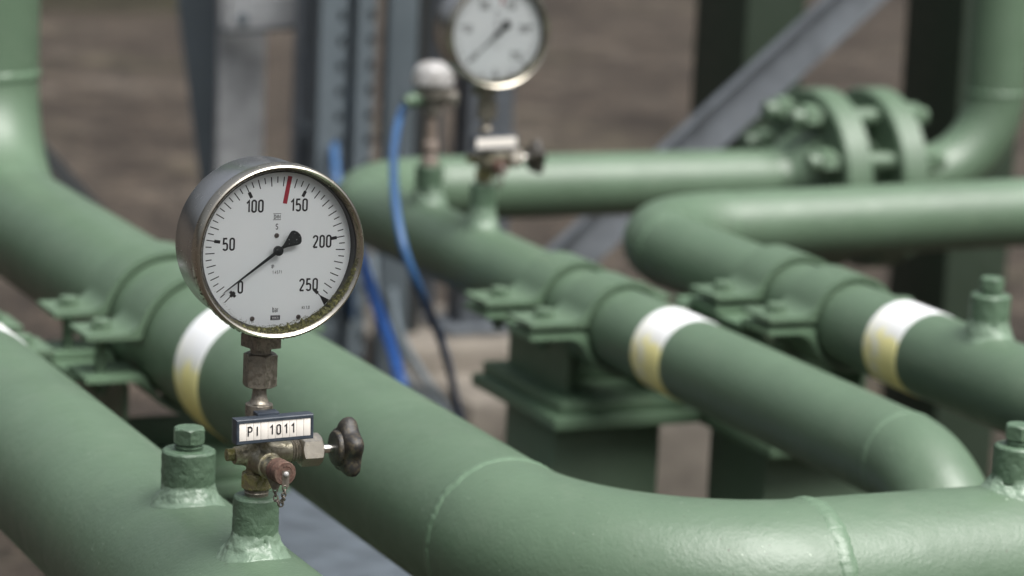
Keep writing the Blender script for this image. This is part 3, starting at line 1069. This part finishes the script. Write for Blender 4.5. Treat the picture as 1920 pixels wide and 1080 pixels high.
rings = []
for k in range(181):                                        # the matted layer itself
    t = 208 + 200 * k / 180
    th_ = crescent(t) * (.80 + .5 * noise.noise(Vector((t * .35, 2, 0))) + .25 * noise.noise(Vector((t * 1.3, 5, 0))))
    tr = R(t)
    ring = []
    for q in range(9):
        u = q / 8
        rr = .0487 - u * max(th_, .0001)
        dy = .0022 + .0012 * u - .0012 * math.sin(u * PI) - .0004 * noise.noise(Vector((rr * math.cos(tr) * 900, rr * math.sin(tr) * 900, 0)))
        ring.append((GX + rr * math.cos(tr), yl + (dy if u < 1 else .0034), GZ + rr * math.sin(tr)))
    rings.append(ring)
loft(bm, rings, False)
n_ = 0
while n_ < 4200:
    t = random.uniform(207, 408)
    th_ = crescent(t) * (1 + .35 * noise.noise(Vector((t * .22, 0, 0))))
    if random.random() > .12 + th_ / .006:
        continue
    d = th_ * (1.12 * random.random() ** .75)
    rr = .0487 - d
    tr = R(t)
    dy = .0031 - .0016 * math.sin(min(1, d / max(th_, 1e-5)) * PI) * random.random() - (.0012 if d < .0008 else 0)
    clump(rr * math.cos(tr), rr * math.sin(tr), dy, random.uniform(.00014, .00038) * (1.0 if d < th_ * .85 else .6))
    n_ += 1
for _ in range(260):                                        # stray specks on the glass edge
    t = random.gauss(245, 16)
    rr = .0462 - abs(random.gauss(0, .0014))
    clump(rr * math.cos(R(t)), rr * math.sin(R(t)), .0032, random.uniform(.00008, .00022))
for _ in range(500):                                        # film on the outer rim and the underside of the case
    t = random.gauss(262, 42)
    if not 190 < t < 345:
        continue
    u = random.random()
    if u < .55:
        rr, dy = .0516, random.uniform(.002, .009)
    else:
        rr, dy = .0493, random.uniform(.011, .02)
    clump(rr * math.cos(R(t)), rr * math.sin(R(t)), dy, random.uniform(.00012, .0004))
ms = obj('moss', bm, M_MOSS, tg, angle=None)
ms['kind'] = 'stuff'
# stem: square shank, union nut, neck with cone
bm = bmesh.new()
hexa(bm, .0170, 0, .0090, (GX, GY, .9415), Z_, PI / 4 + .25, .4, 4, False)
lathe(bm, [(.0062, -.006), (.0062, .001)], (GX, GY, .9415), Z_, 32)
lathe(bm, [(.009, .0), (.0105, .004), (.0105, .014)], (GX, GY, .9495), Z_, 32)
obj('square_shank', bm, M_FITTING, tg)

# ------------------------------------------------------------------ shut-off valve under the gauge
tv = thing('shutoff_valve', 'mossy steel gauge valve with black star knob in the foreground', 'valve', (oA, Y2, .8515), 'gauge valves')
VZ = .8765
bm = bmesh.new()
lathe(bm, [(.0070, -.002), (.0070, .0005), (.0074, .0012), (.0070, .0019), (.0074, .0026), (.0070, .0033), (.0074, .0040), (.0070, .0048)], (GX, GY, .8525), Z_, 40)
obj('male_thread', bm, M_FITTING, tv)
bm = bmesh.new()
hexa(bm, .0178, .0, .0095, (GX, GY, .8562), Z_, .15, .8)
obj('hex_collar', bm, M_MOSSY, tv)
bm = bmesh.new()
lathe(bm, [(.0070, -.012), (.0066, -.008), (.0082, -.003), (.0088, .001), (.0080, .006), (.0064, .011), (.0058, .020)], (GX, GY, VZ), Z_, 48)
lathe(bm, [(.0100, -.002), (.0082, .006), (.0068, .012), (.0064, .018), (.0066, .021)], (GX, GY, VZ + .001), X_, 48)
lathe(bm, [(.0068, 0), (.0060, .009), (.0052, .015)], (GX, GY, VZ), -X_, 40)
lathe(bm, [(.0088, 0), (.0076, .009), (.0070, .014), (.0068, .0155)], (GX, GY, VZ - .003), (0.14, -1, -.01), 40)
vb = obj('valve_body', bm, M_VALVE, tv, angle=80)
md = vb.modifiers.new('remesh', 'REMESH'); md.mode = 'VOXEL'; md.voxel_size = .00055; md.use_smooth_shade = True
md = vb.modifiers.new('smooth', 'SMOOTH'); md.iterations = 7; md.factor = .5
bm = bmesh.new()
hexa(bm, .0072, .013, .0195, (GX, GY, VZ + .0008), -X_, .2, .6)
obj('bleed_screw', bm, M_MOSSY, tv)
# bonnet thread, gland nut, stem, knob (axis +X)
BZ = VZ + .001
bm = bmesh.new()
lathe(bm, [(.0060, .019)] + [(.0069 if i % 2 else .0060, .0195 + .00095 * i) for i in range(9)] + [(.006, .0285)], (GX, GY, BZ), X_, 48)
obj('bonnet_thread', bm, M_FITTING, tv)
bm = bmesh.new()
hexa(bm, .0172, .0258, .0392, (GX, GY, BZ), X_, .30, .7)
obj('gland_nut', bm, M_NICKEL, tv)
bm = bmesh.new()
lathe(bm, [(.0026, .038), (.0026, .052)], (GX, GY, BZ), X_, 32)
obj('valve_stem', bm, M_BRIGHT, tv)
bm = bmesh.new()
kx = .0478
rings = []
segk = 100
prof = [(.30, 0.0), (.55, 0.0), (.585, .0006), (.60, .0022), (.60, .0030), (.72, .0034), (.86, .0042), (.96, .0062), (1.0, .0088), (.985, .0112), (.90, .0132), (.70, .0142), (.3, .0146), (.02, .0147)]
for rr, h in prof:
    ring = []
    for i in range(segk):
        t = 2 * PI * i / segk
        lob = .0166 + .0022 * math.cos(5 * (t - R(90)))
        base = .0105
        k = max(0, min(1, (rr - .60) / .3))
        rad = rr * (lob * k + .0180 * (1 - k)) if rr > .6 else rr * .0180
        ring.append((GX + kx + h, GY - rad * math.cos(t) , BZ + rad * math.sin(t)))
    rings.append(ring)
loft(bm, rings, True, True, True)
obj('star_knob', bm, M_KNOB, tv, origin=(GX + kx, GY, BZ), angle=50)
# vent nipple with rusty cap, rivet and chain (towards the camera, slightly down)
vd = Vector((0.14, -1, -.01)).normalized()
vo = Vector((GX, GY, VZ - .003))
bm = bmesh.new()
lathe(bm, [(.0075, .0145), (.0079, .0150), (.0079, .0163), (.0070, .0168), (.0066, .0180), (.0066, .0250)], vo, vd, 48)
obj('vent_nipple', bm, M_VALVE, tv)
bm = bmesh.new()
lathe(bm, [(.0066, .0242), (.0070, .0245), (.0071, .0258), (.0071, .0352), (.0067, .0358), (.0045, .0360), (.0042, .0357), (.0004, .0357)], vo, vd, 48)
cap = obj('vent_cap', bm, M_RUST, tv)
rv = vo + vd * .0357
bm = bmesh.new()
lathe(bm, [(.0016, 0), (.0016, .0006), (.0012, .0013), (.0006, .0017), (.0001, .0018)], rv + vd * .0007, vd, 24)
obj('rivet', bm, M_CAPWHITE, cap)
bm = bmesh.new()
Ltab = .0078
sl_ = [bm.verts.new(rv + Vector((sx * wv, 0, zz)) + vd * dd) for dd in (.0002, .0007) for sx, wv, zz in ((-1, .0022, .002), (1, .0022, .002), (1, .0021, -Ltab), (-1, .0021, -Ltab))]
bm.faces.new(sl_[:4][::-1]); bm.faces.new(sl_[4:])
for i in range(4):
    j = (i + 1) % 4
    bm.faces.new((sl_[i], sl_[j], sl_[j + 4], sl_[i + 4]))
o2 = vo + vd * .0230
sl_ = [bm.verts.new(o2 + Vector((sx * wv, 0, zz)) + vd * dd) for dd in (.0002, .0009) for sx, wv, zz in ((-1, .0060, -.0035), (1, .0060, -.0035), (1, .0016, -.0125), (-1, .0016, -.0125))]
bm.faces.new(sl_[:4][::-1]); bm.faces.new(sl_[4:])
for i in range(4):
    j = (i + 1) % 4
    bm.faces.new((sl_[i], sl_[j], sl_[j + 4], sl_[i + 4]))
obj('chain_tab', bm, M_CHAIN, cap)
bm = bmesh.new()
pa = rv + Vector((-.0002, -.0004, -Ltab + .0006))
pb = o2 + Vector((0, -.0006, -.0118))
mid = Vector(((pa.x + pb.x) / 2, (pa.y + pb.y) / 2, pa.z - .0135))
path = smooth_path([pa, pa + Vector((-.0003, .001, -.0062)), mid + Vector((.0012, -.001, .0022)), mid + Vector((.0, 0, 0)), mid + Vector((-.0008, .001, .0022)), pb + Vector((.0003, -.001, -.0062)), pb], 20)
# even links along the path
L = [0]
for q, v_ in zip(path, path[1:]):
    L.append(L[-1] + (v_ - q).length)
nl = 13
for k in range(nl):
    s0 = L[-1] * (k + .5) / nl
    i = max(j for j in range(len(L)) if L[j] <= s0)
    i = min(i, len(path) - 2)
    ctr = path[i].lerp(path[i + 1], (s0 - L[i]) / max(1e-9, L[i + 1] - L[i]))
    dr = (path[min(i + 2, len(path) - 1)] - path[max(0, i - 2)]).normalized()
    side = dr.cross(Vector((0, 1, 0.01))).normalized() if k % 2 == 0 else Vector((0, 1, 0))
    side = (side - dr * side.dot(dr)).normalized()
    ll = L[-1] / nl * .64
    pts = []
    for q in range(24):
        t = 2 * PI * q / 24
        e_ = .00075
        pts.append(ctr + dr * (ll * math.cos(t)) + side * (.00135 * math.sin(t)))
    nq = len(pts)
    rings = []
    for q in range(nq):
        d = (pts[(q + 1) % nq] - pts[q - 1]).normalized()
        x2 = d.cross(dr.cross(side)).normalized()
        y2 = d.cross(x2)
        rings.append([bm.verts.new(pts[q] + (x2 * math.cos(u) + y2 * math.sin(u)) * .00046) for u in (2 * PI * z / 6 for z in range(6))])
    for q in range(nq):
        a_, b_ = rings[q], rings[(q + 1) % nq]
        for z in range(6):
            bm.faces.new((a_[z], a_[(z + 1) % 6], b_[(z + 1) % 6], b_[z]))
obj('chain', bm, M_CHAIN, cap, angle=80)
# top connection: disc, cone, neck, union nut
bm = bmesh.new()
lathe(bm, [(.0058, .8915), (.0060, .8985), (.0078, .9000), (.0082, .9006), (.0082, .9070), (.0080, .9073), (.0068, .9075), (.0062, .9080), (.0052, .9096), (.0045, .9118), (.0042, .9140), (.0041, .9190)], (GX, GY, 0), Z_, 48)
obj('valve_neck', bm, M_FITTING, tv)
bm = bmesh.new()
hexa(bm, .0178, .0, .0202, (GX, GY, .9178), Z_, .50, .45)
lathe(bm, [(.0062, .0195), (.0062, .0250)], (GX, GY, .9178), Z_, 36)
obj('union_nut', bm, M_FITTING, tv)

# ------------------------------------------------------------------ tag plate with lettered tiles
def tag_plate(label, letters, group):
    cx, cz = GX + .0022, .8968
    yb = GY - .0125
    root = thing('tag_plate', label, 'tag', (GX, GY, .8915), group)
    hw, hh, dep = .0240, .0074, .0105
    Rm = Matrix.Translation((cx, yb, cz)) @ Matrix.Rotation(R(-1.6), 4, 'Y') @ Matrix.Rotation(R(1.0), 4, 'Z')
    bm = bmesh.new()
    # hollow frame: outer shell, bevelled front rim and recessed floor
    def rr(wx, hz, y):
        return [Rm @ Vector(p) for p in ((-wx, y, -hz), (wx, y, -hz), (wx, y, hz), (-wx, y, hz))]
    loft(bm, [rr(hw - .0012, hh - .001, 0), rr(hw - .0004, hh - .0003, -.001), rr(hw, hh, -.004), rr(hw, hh, -dep + .0006), rr(hw - .0005, hh - .0005, -dep), rr(hw - .0016, hh - .0020, -dep), rr(hw - .0016, hh - .0020, -dep + .0012)], True, True, True)
    box(bm, (-.0085, -.0035, .0066), (.0052, .0045, .0088), .0005, Rm)
    box(bm, (-.0045, -.001, -.006), (.0045, .0062, .0068), .0005, Rm)
    obj('frame', bm, M_NAVY, root)
    tw = (hw - .0018) * 2 / 10
    x0 = -(hw - .0018)
    for k in range(10):
        bm = bmesh.new()
        box(bm, (x0 + tw * k + .00006, -dep + .0004 + .00005 * (k % 3), -hh + .0021), (x0 + tw * (k + 1) - .00006, -dep + .0013, hh - .0021), .00012, Rm)
        tl = obj('letter_tile', bm, M_TILE, root)
        if letters[k] != ' ':
            bm = bmesh.new()
            cxk = (x0 + tw * (k + .5) + (.0002 if letters[k] == '1' else 0)) * 1000
            text(bm, letters[k], cxk - (.3 if letters[k] == '1' else 0), 0.0, 6.3, lambda a, b, lay=0: Rm @ Vector((a / 1000, -dep + .00030 - lay * .00001, b / 1000)), .135, .1, 1.12)
            obj('letter', bm, M_INK, tl)
    return root


tt = tag_plate('dark framed tag reading PI 1011 below the sharp gauge', ' PI 1011  ', 'instrument tags')

# ------------------------------------------------------------------ the blurred second assembly on the middle pipe: copies
dx, dy, dz = oC - oA, 2.942 - Y2, .8280 - .8518
for src, lab in ((tg, 'blurred second pressure gauge with pale dial, cut by the top edge'),
                 (tv, 'blurred gauge valve with dark knob on the slim middle pipe'),
                 ):
    c = copy_tree(src)
    c.location = src.location + Vector((dx, dy, dz))
    c['label'] = lab
    if src is tg:
        c.scale = (1.06, 1.06, 1.06)
        c.location.x -= .003
    if src is tg:
        for k in kids(c):
            if k.name.startswith('pointer'):
                k.rotation_euler = (0, R(-7.5), 0)
t2 = tag_plate('blurred pale tag below the second gauge, writing too soft to read', '          ', 'instrument tags')
t2.location = t2.location + Vector((dx, dy, dz))

# ------------------------------------------------------------------ temperature transmitter beside the second gauge
tt_ = thing('temperature_transmitter', 'white capped temperature head with blue cable on the slim middle pipe', 'transmitter', (oC, 3.087, .822), None)
bm = bmesh.new()
lathe(bm, [(.0095, 0), (.0095, .008), (.0075, .010), (.0075, .016), (.0088, .018), (.0088, .026), (.0068, .028), (.0062, .075)], (oC, 3.087, .822), Z_, 40)
obj('thermowell_neck', bm, M_TAUPE, tt_)
bm = bmesh.new()
hexa(bm, .019, .056, .066, (oC, 3.087, .822), Z_, .2, .5)
lathe(bm, [(.0085, .066), (.0125, .0665), (.0125, .071), (.0165, .074), (.0185, .0765), (.0185, .0835), (.0165, .085), (.0165, .088)], (oC, 3.087, .822), Z_, 48)
lathe(bm, [(.006, 0), (.006, .020), (.0075, .0202), (.0075, .027)], (oC, 3.087, .822 + .077), (.7, -.5, -.1), 24)
obj('head_body', bm, M_HEAD, tt_)
bm = bmesh.new()
lathe(bm, [(.0205, .0865), (.0222, .088), (.0222, .0935), (.0212, .0955), (.0212, .0985), (.0190, .1045), (.0155, .1085), (.010, .1110), (.005, .1120), (.0005, .1122)], (oC, 3.087, .822), Z_, 48)
obj('head_cap', bm, M_CAPWHITE, tt_)
bm = bmesh.new()
lathe(bm, [(.0078, .012), (.0078, .026), (.0062, .028), (.0062, .033)], (oC, 3.087, .822 + .077), (-.82, -.1, -.2), 32)
obj('cable_gland', bm, M_STEEL_GREEN, tt_)


# pixel-to-world placement for far things: the direction through a photograph point, to a stated distance
def at(px, py, d):
    return Vector((0, 0, CAMZ)) + (_F + RT * ((px - 960) / 6000) - UP * ((py - 540) / 6000)) * d


def cable(name, label, mat, pts, r, group):
    bm = bmesh.new()
    sweep(bm, smooth_path(pts, 8), r, 12)
    o = obj(name, bm, mat, None, origin=pts[-1])
    return tag(o, label, 'cable', group)


cable('instrument_cable', 'blue cable drooping from the white transmitter head', M_BLUE_DIM,
      [at(781, 182, 3.40), at(754, 208, 3.37), at(740, 268, 3.32), at(738, 330, 3.28), at(744, 400, 3.24), at(760, 475, 3.22), at(790, 550, 3.25), at(820, 620, 3.35), at(842, 690, 3.5), at(856, 760, 3.7), at(868, 840, 3.8), at(880, 930, 3.9)], .0046, 'blue instrument cables')
cable('instrument_cable', 'bright blue cable running down between the ladder and the thick pipe', M_BLUE,
      [at(634, 300, 4.46), at(638, 350, 4.40), at(650, 420, 3.9), at(680, 495, 3.6), at(706, 570, 3.5), at(730, 640, 3.45), at(750, 710, 3.4), at(766, 790, 3.4), at(778, 880, 3.4)], .0069, 'blue instrument cables')
cable('instrument_cable', 'faded blue cable clipped down the ladder just above the sharp gauge', M_BLUE_DIM,
      [at(619, 60, 4.36), at(622, 160, 4.36), at(625, 250, 4.33), at(628, 300, 4.27), at(632, 340, 4.22), at(646, 430, 4.22), at(655, 520, 4.30), at(660, 620, 4.4), at(664, 760, 4.5)], .0058, 'blue instrument cables')
cable('conduit', 'thin grey conduit curving beside the bright blue cable', M_GALV_SLATE,
      [at(700, 480, 4.3), at(704, 560, 4.2), at(722, 640, 4.1), at(756, 700, 4.0), at(800, 750, 4.0), at(850, 800, 4.0)], .0055, 'grey conduits')
cable('conduit', 'thin grey conduit left of the bright blue cable', M_GALV_SLATE,
      [at(742, 470, 4.5), at(736, 540, 4.4), at(748, 620, 4.3), at(790, 700, 4.2), at(830, 760, 4.2), at(870, 850, 4.2)], .0055, 'grey conduits')

# ------------------------------------------------------------------ steelwork behind
def post_box(name, label, cat, p, wx, wy, ztop, mat, parts=('shaft', ), bev=.003, group=None, zbase=0.0, yaw=0.0):
    root = thing(name, label, cat, (p.x, p.y, zbase), group)
    bm = bmesh.new()
    box(bm, (-wx / 2, -wy / 2, zbase), (wx / 2, wy / 2, ztop), bev, Matrix.Translation((p.x, p.y, 0)) @ Matrix.Rotation(yaw, 4, 'Z'))
    obj(parts[0], bm, mat, root)
    bm = bmesh.new()
    box(bm, (-wx * .9, -wy * .9, zbase), (wx * .9, wy * .9, zbase + .012), .002, Matrix.Translation((p.x, p.y, 0)) @ Matrix.Rotation(yaw, 4, 'Z'))
    obj('foot_plate', bm, mat, root)
    return root


# tall green columns at right
p = at(1398, 160, 4.75)
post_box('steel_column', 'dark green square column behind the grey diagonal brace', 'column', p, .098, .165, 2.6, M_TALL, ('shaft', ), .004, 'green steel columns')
p = at(1800, 160, 4.75)
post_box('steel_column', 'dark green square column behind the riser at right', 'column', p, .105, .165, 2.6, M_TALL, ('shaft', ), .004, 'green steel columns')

# diagonal brace: galvanised angle
a0, a1 = at(1714, -100, 4.32), at(994, 555, 4.2)
root = thing('diagonal_brace', 'grey galvanised angle brace slanting across the right background', 'brace', a1)
d = (a0 - a1).normalized()
nrm = Vector((-.25, -1, .15)); nrm = (nrm - d * nrm.dot(d)).normalized()
sd = d.cross(nrm)
if sd.z < 0: sd = -sd
bm = bmesh.new()
def slab(bm, c0, c1, u, hu, v, hv):
    c0, c1 = Vector(c0), Vector(c1)
    loft(bm, [[c + u * hu * s + v * hv * t for s, t in ((-1, -1), (1, -1), (1, 1), (-1, 1))] for c in (c0, c1)], True, True, True)
slab(bm, a1, a0, sd, .027, nrm, .003)
obj('web_leg', bm, M_GALV, root)
bm = bmesh.new()
slab(bm, a1 + sd * .0295 + nrm * .012, a0 + sd * .0295 + nrm * .012, sd, .0025, nrm, .015)
obj('flange_leg', bm, M_GALV, root)

# left: pale post, dark brace, bracket
p = at(450, 200, 4.5)
root = post_box('steel_post', 'pale galvanised post behind the top of the sharp gauge', 'post', p, .066, .02, 2.5, M_GALV_PALE, ('shaft', ), .003, 'galvanised posts', 0.0, R(-6))
a0, a1 = at(366, -60, 4.62), at(402, 420, 4.7)
bm = bmesh.new()
d = (a0 - a1).normalized(); nn = (-_F - d * (-_F).dot(d)).normalized(); sd = d.cross(nn)
loft(bm, [[c + sd * h * s + nn * .012 * t for s, t in ((-1, -1), (1, -1), (1, 1), (-1, 1))] for c, h in ((a1, .012), (a0, .031))], True, True, True)
o = obj('brace_bar', bm, M_GALV_DARK, None, origin=a1)
tag(o, 'dark slanting steel brace left of the pale post', 'brace')
a0, a1 = at(428, 28, 4.42), at(604, 16, 4.42)
root = thing('bracket_arm', 'pale horizontal bracket with a bolt between post and cable ladder, at top', 'bracket', a0)
bm = bmesh.new()
slab(bm, a0, a1, Z_, .021, Vector((0, 1, 0)), .006)
obj('arm', bm, M_GALV_PALE, root)
bm = bmesh.new()
hexa(bm, .016, 0, .008, at(452, 36, 4.40), (0, -1, 0), .2, .5)
obj('bolt', bm, M_GALV_SLATE, root)
bm = bmesh.new()
slab(bm, a0 - Z_ * .024 + Vector((0, .015, 0)), a1 - Z_ * .024 + Vector((0, .015, 0)), Z_, .0025, Vector((0, 1, 0)), .02)
obj('lip', bm, M_GALV_DARK, root)

a0, a1 = at(44, 242, 4.3), at(222, 446, 4.2)
bm = bmesh.new()
d = (a0 - a1).normalized(); nn = (-_F - d * (-_F).dot(d)).normalized(); sd = d.cross(nn)
loft(bm, [[c + sd * .010 * s_ + nn * .012 * t_ for s_, t_ in ((-1, -1), (1, -1), (1, 1), (-1, 1))] for c in (a1, a0)], True, True, True)
o = obj('brace_bar', bm, M_BLACK, None, origin=a1)
tag(o, 'nearly black sloping bar showing just right of the left riser bend', 'brace')

# cable ladder: two perforated rails and rungs
pl = at(650, 200, 4.3)
root = thing('cable_ladder', 'slate blue vertical cable ladder with perforated rails behind the sharp gauge', 'cable ladder', (pl.x, pl.y, 0))
def rail(cx, cy, wd):
    bm = bmesh.new()
    ztop, pitch = 2.4, .034
    hh, hw = .006, .0042
    z = 0.0
    y0, y1 = cy, cy + .004
    # web with slots: columns left / right plus bridges
    sx = cx + wd * .28
    box(bm, (cx - wd / 2, y0, 0), (sx - hw, y1, ztop))
    box(bm, (sx + hw, y0, 0), (cx + wd / 2, y1, ztop))
    while z < ztop - pitch:
        box(bm, (sx - hw, y0 + .0003, z), (sx + hw, y1 - .0003, z + pitch - 2 * hh))
        z += pitch
    box(bm, (cx - wd / 2, y1 + .0002, 0), (cx - wd / 2 + .004, y1 + .030, ztop))
    box(bm, (cx + wd / 2 - .004, y1 + .0002, 0), (cx + wd / 2, y1 + .030, ztop))
    return bm
obj('perforated_rail', rail(pl.x - .0215, pl.y, .038), M_GALV_SLATE, root)
obj('perforated_rail', rail(pl.x + .0285, pl.y + .01, .026), M_GALV_SLATE, root)
for k in range(8):
    bm = bmesh.new()
    box(bm, (pl.x - .045, pl.y + .042, .1 + .3 * k), (pl.x + .045, pl.y + .056, .13 + .3 * k), .002)
    obj('rung', bm, M_GALV_DARK, root)
bm = bmesh.new()
box(bm, (pl.x - .05, pl.y + .068, .0), (pl.x + .062, pl.y + .078, 2.4), .001)
obj('back_plate', bm, M_GALV, root)

p = at(748, 150, 4.35)
post_box('steel_post', 'blue grey galvanised post between cable ladder and white transmitter', 'post', p, .042, .03, 2.4, M_GALV_SLATE, ('shaft', ), .003, 'galvanised posts', 0.0, R(-8))
p = at(786, 150, 4.55)
bm = bmesh.new()
lathe(bm, [(.013, 0), (.013, 2.4)], (p.x, p.y, 0), Z_, 24)
o = obj('round_post', bm, M_BLACK, None, origin=(p.x, p.y, 0))
tag(o, 'black round post directly behind the white transmitter', 'post')
p = at(906, 220, 4.6)
post_box('steel_post', 'grey galvanised post directly behind the second gauge', 'post', p, .070, .060, 2.4, M_GALV, ('shaft', ), .003, 'galvanised posts', .40)
p = at(816, 150, 4.7)
post_box('steel_post', 'thin pale post between transmitter head and second gauge', 'post', p, .022, .02, 2.4, M_GALV, ('shaft', ), .003, 'galvanised posts')

# concrete plinths
def plinth(label, lo, hi):
    bm = bmesh.new()
    box(bm, lo, hi, .012)
    bmesh.ops.subdivide_edges(bm, edges=bm.edges[:], cuts=4, use_grid_fill=True)
    for v in bm.verts:
        v.co += Vector((noise.noise(v.co * 14), noise.noise(v.co * 14 + Vector((5, 0, 0))), noise.noise(v.co * 14 + Vector((0, 5, 0))))) * .004
    o = obj('concrete_plinth', bm, M_CONCRETE, None, origin=((lo[0] + hi[0]) / 2, (lo[1] + hi[1]) / 2, lo[2]))
    return tag(o, label, 'concrete plinth', 'concrete plinths')


p = at(1300, 780, 4.2)
plinth('concrete plinth between the two green stands in the middle', (p.x - .10, p.y - .02, 0), (p.x + .10, p.y + .28, p.z))
p = at(935, 745, 4.4)
plinth('concrete plinth left of the stepped green stand', (p.x - .05, p.y - .02, 0), (p.x + .06, p.y + .22, p.z))
p = at(850, 590, 4.62)
plinth('concrete plinth under the grey posts behind the second gauge', (p.x - .12, p.y - .09, 0), (p.x + .10, p.y + .2, .40))

# wide galvanised beam below the thick pipes
bm = bmesh.new()
box(bm, (.962, 1.9, .544), (1.125, 2.885, .550), .001)
box(bm, (.962, 1.9, .45), (.968, 2.885, .5435), .001)
box(bm, (1.119, 1.9, .45), (1.125, 2.885, .5435), .001)
o = obj('channel_beam', bm, M_BEAM, None, origin=(1.04, 2.4, .45))
tag(o, 'flat blue grey channel beam below the thick pipes at bottom', 'beam')

# dark mossy kerb far behind at upper left
bm = bmesh.new()
p0, p1 = at(-200, 28, 12.2), at(420, 18, 12.6)
v = (p1 - p0); v.z = 0; v.normalize()
q = Vector((-v.y, v.x, 0))
A_, B_ = p0 - v * 2, p1 + v * .1
rings = []
for k in range(25):
    c = A_.lerp(B_, k / 24)
    h = .16 + .02 * noise.noise(Vector((k * .7, 0, 0)))
    rings.append([Vector((c.x, c.y, -.02)) - q * .14, Vector((c.x, c.y, h)) - q * .12, Vector((c.x, c.y, h + .01)) + q * .12, Vector((c.x, c.y, -.02)) + q * .14])
loft(bm, rings, True, True, True)
o = obj('kerb', bm, M_KERB, None, origin=(A_ + B_) / 2)
tag(o, 'dark mossy kerb far behind at the upper left', 'kerb')
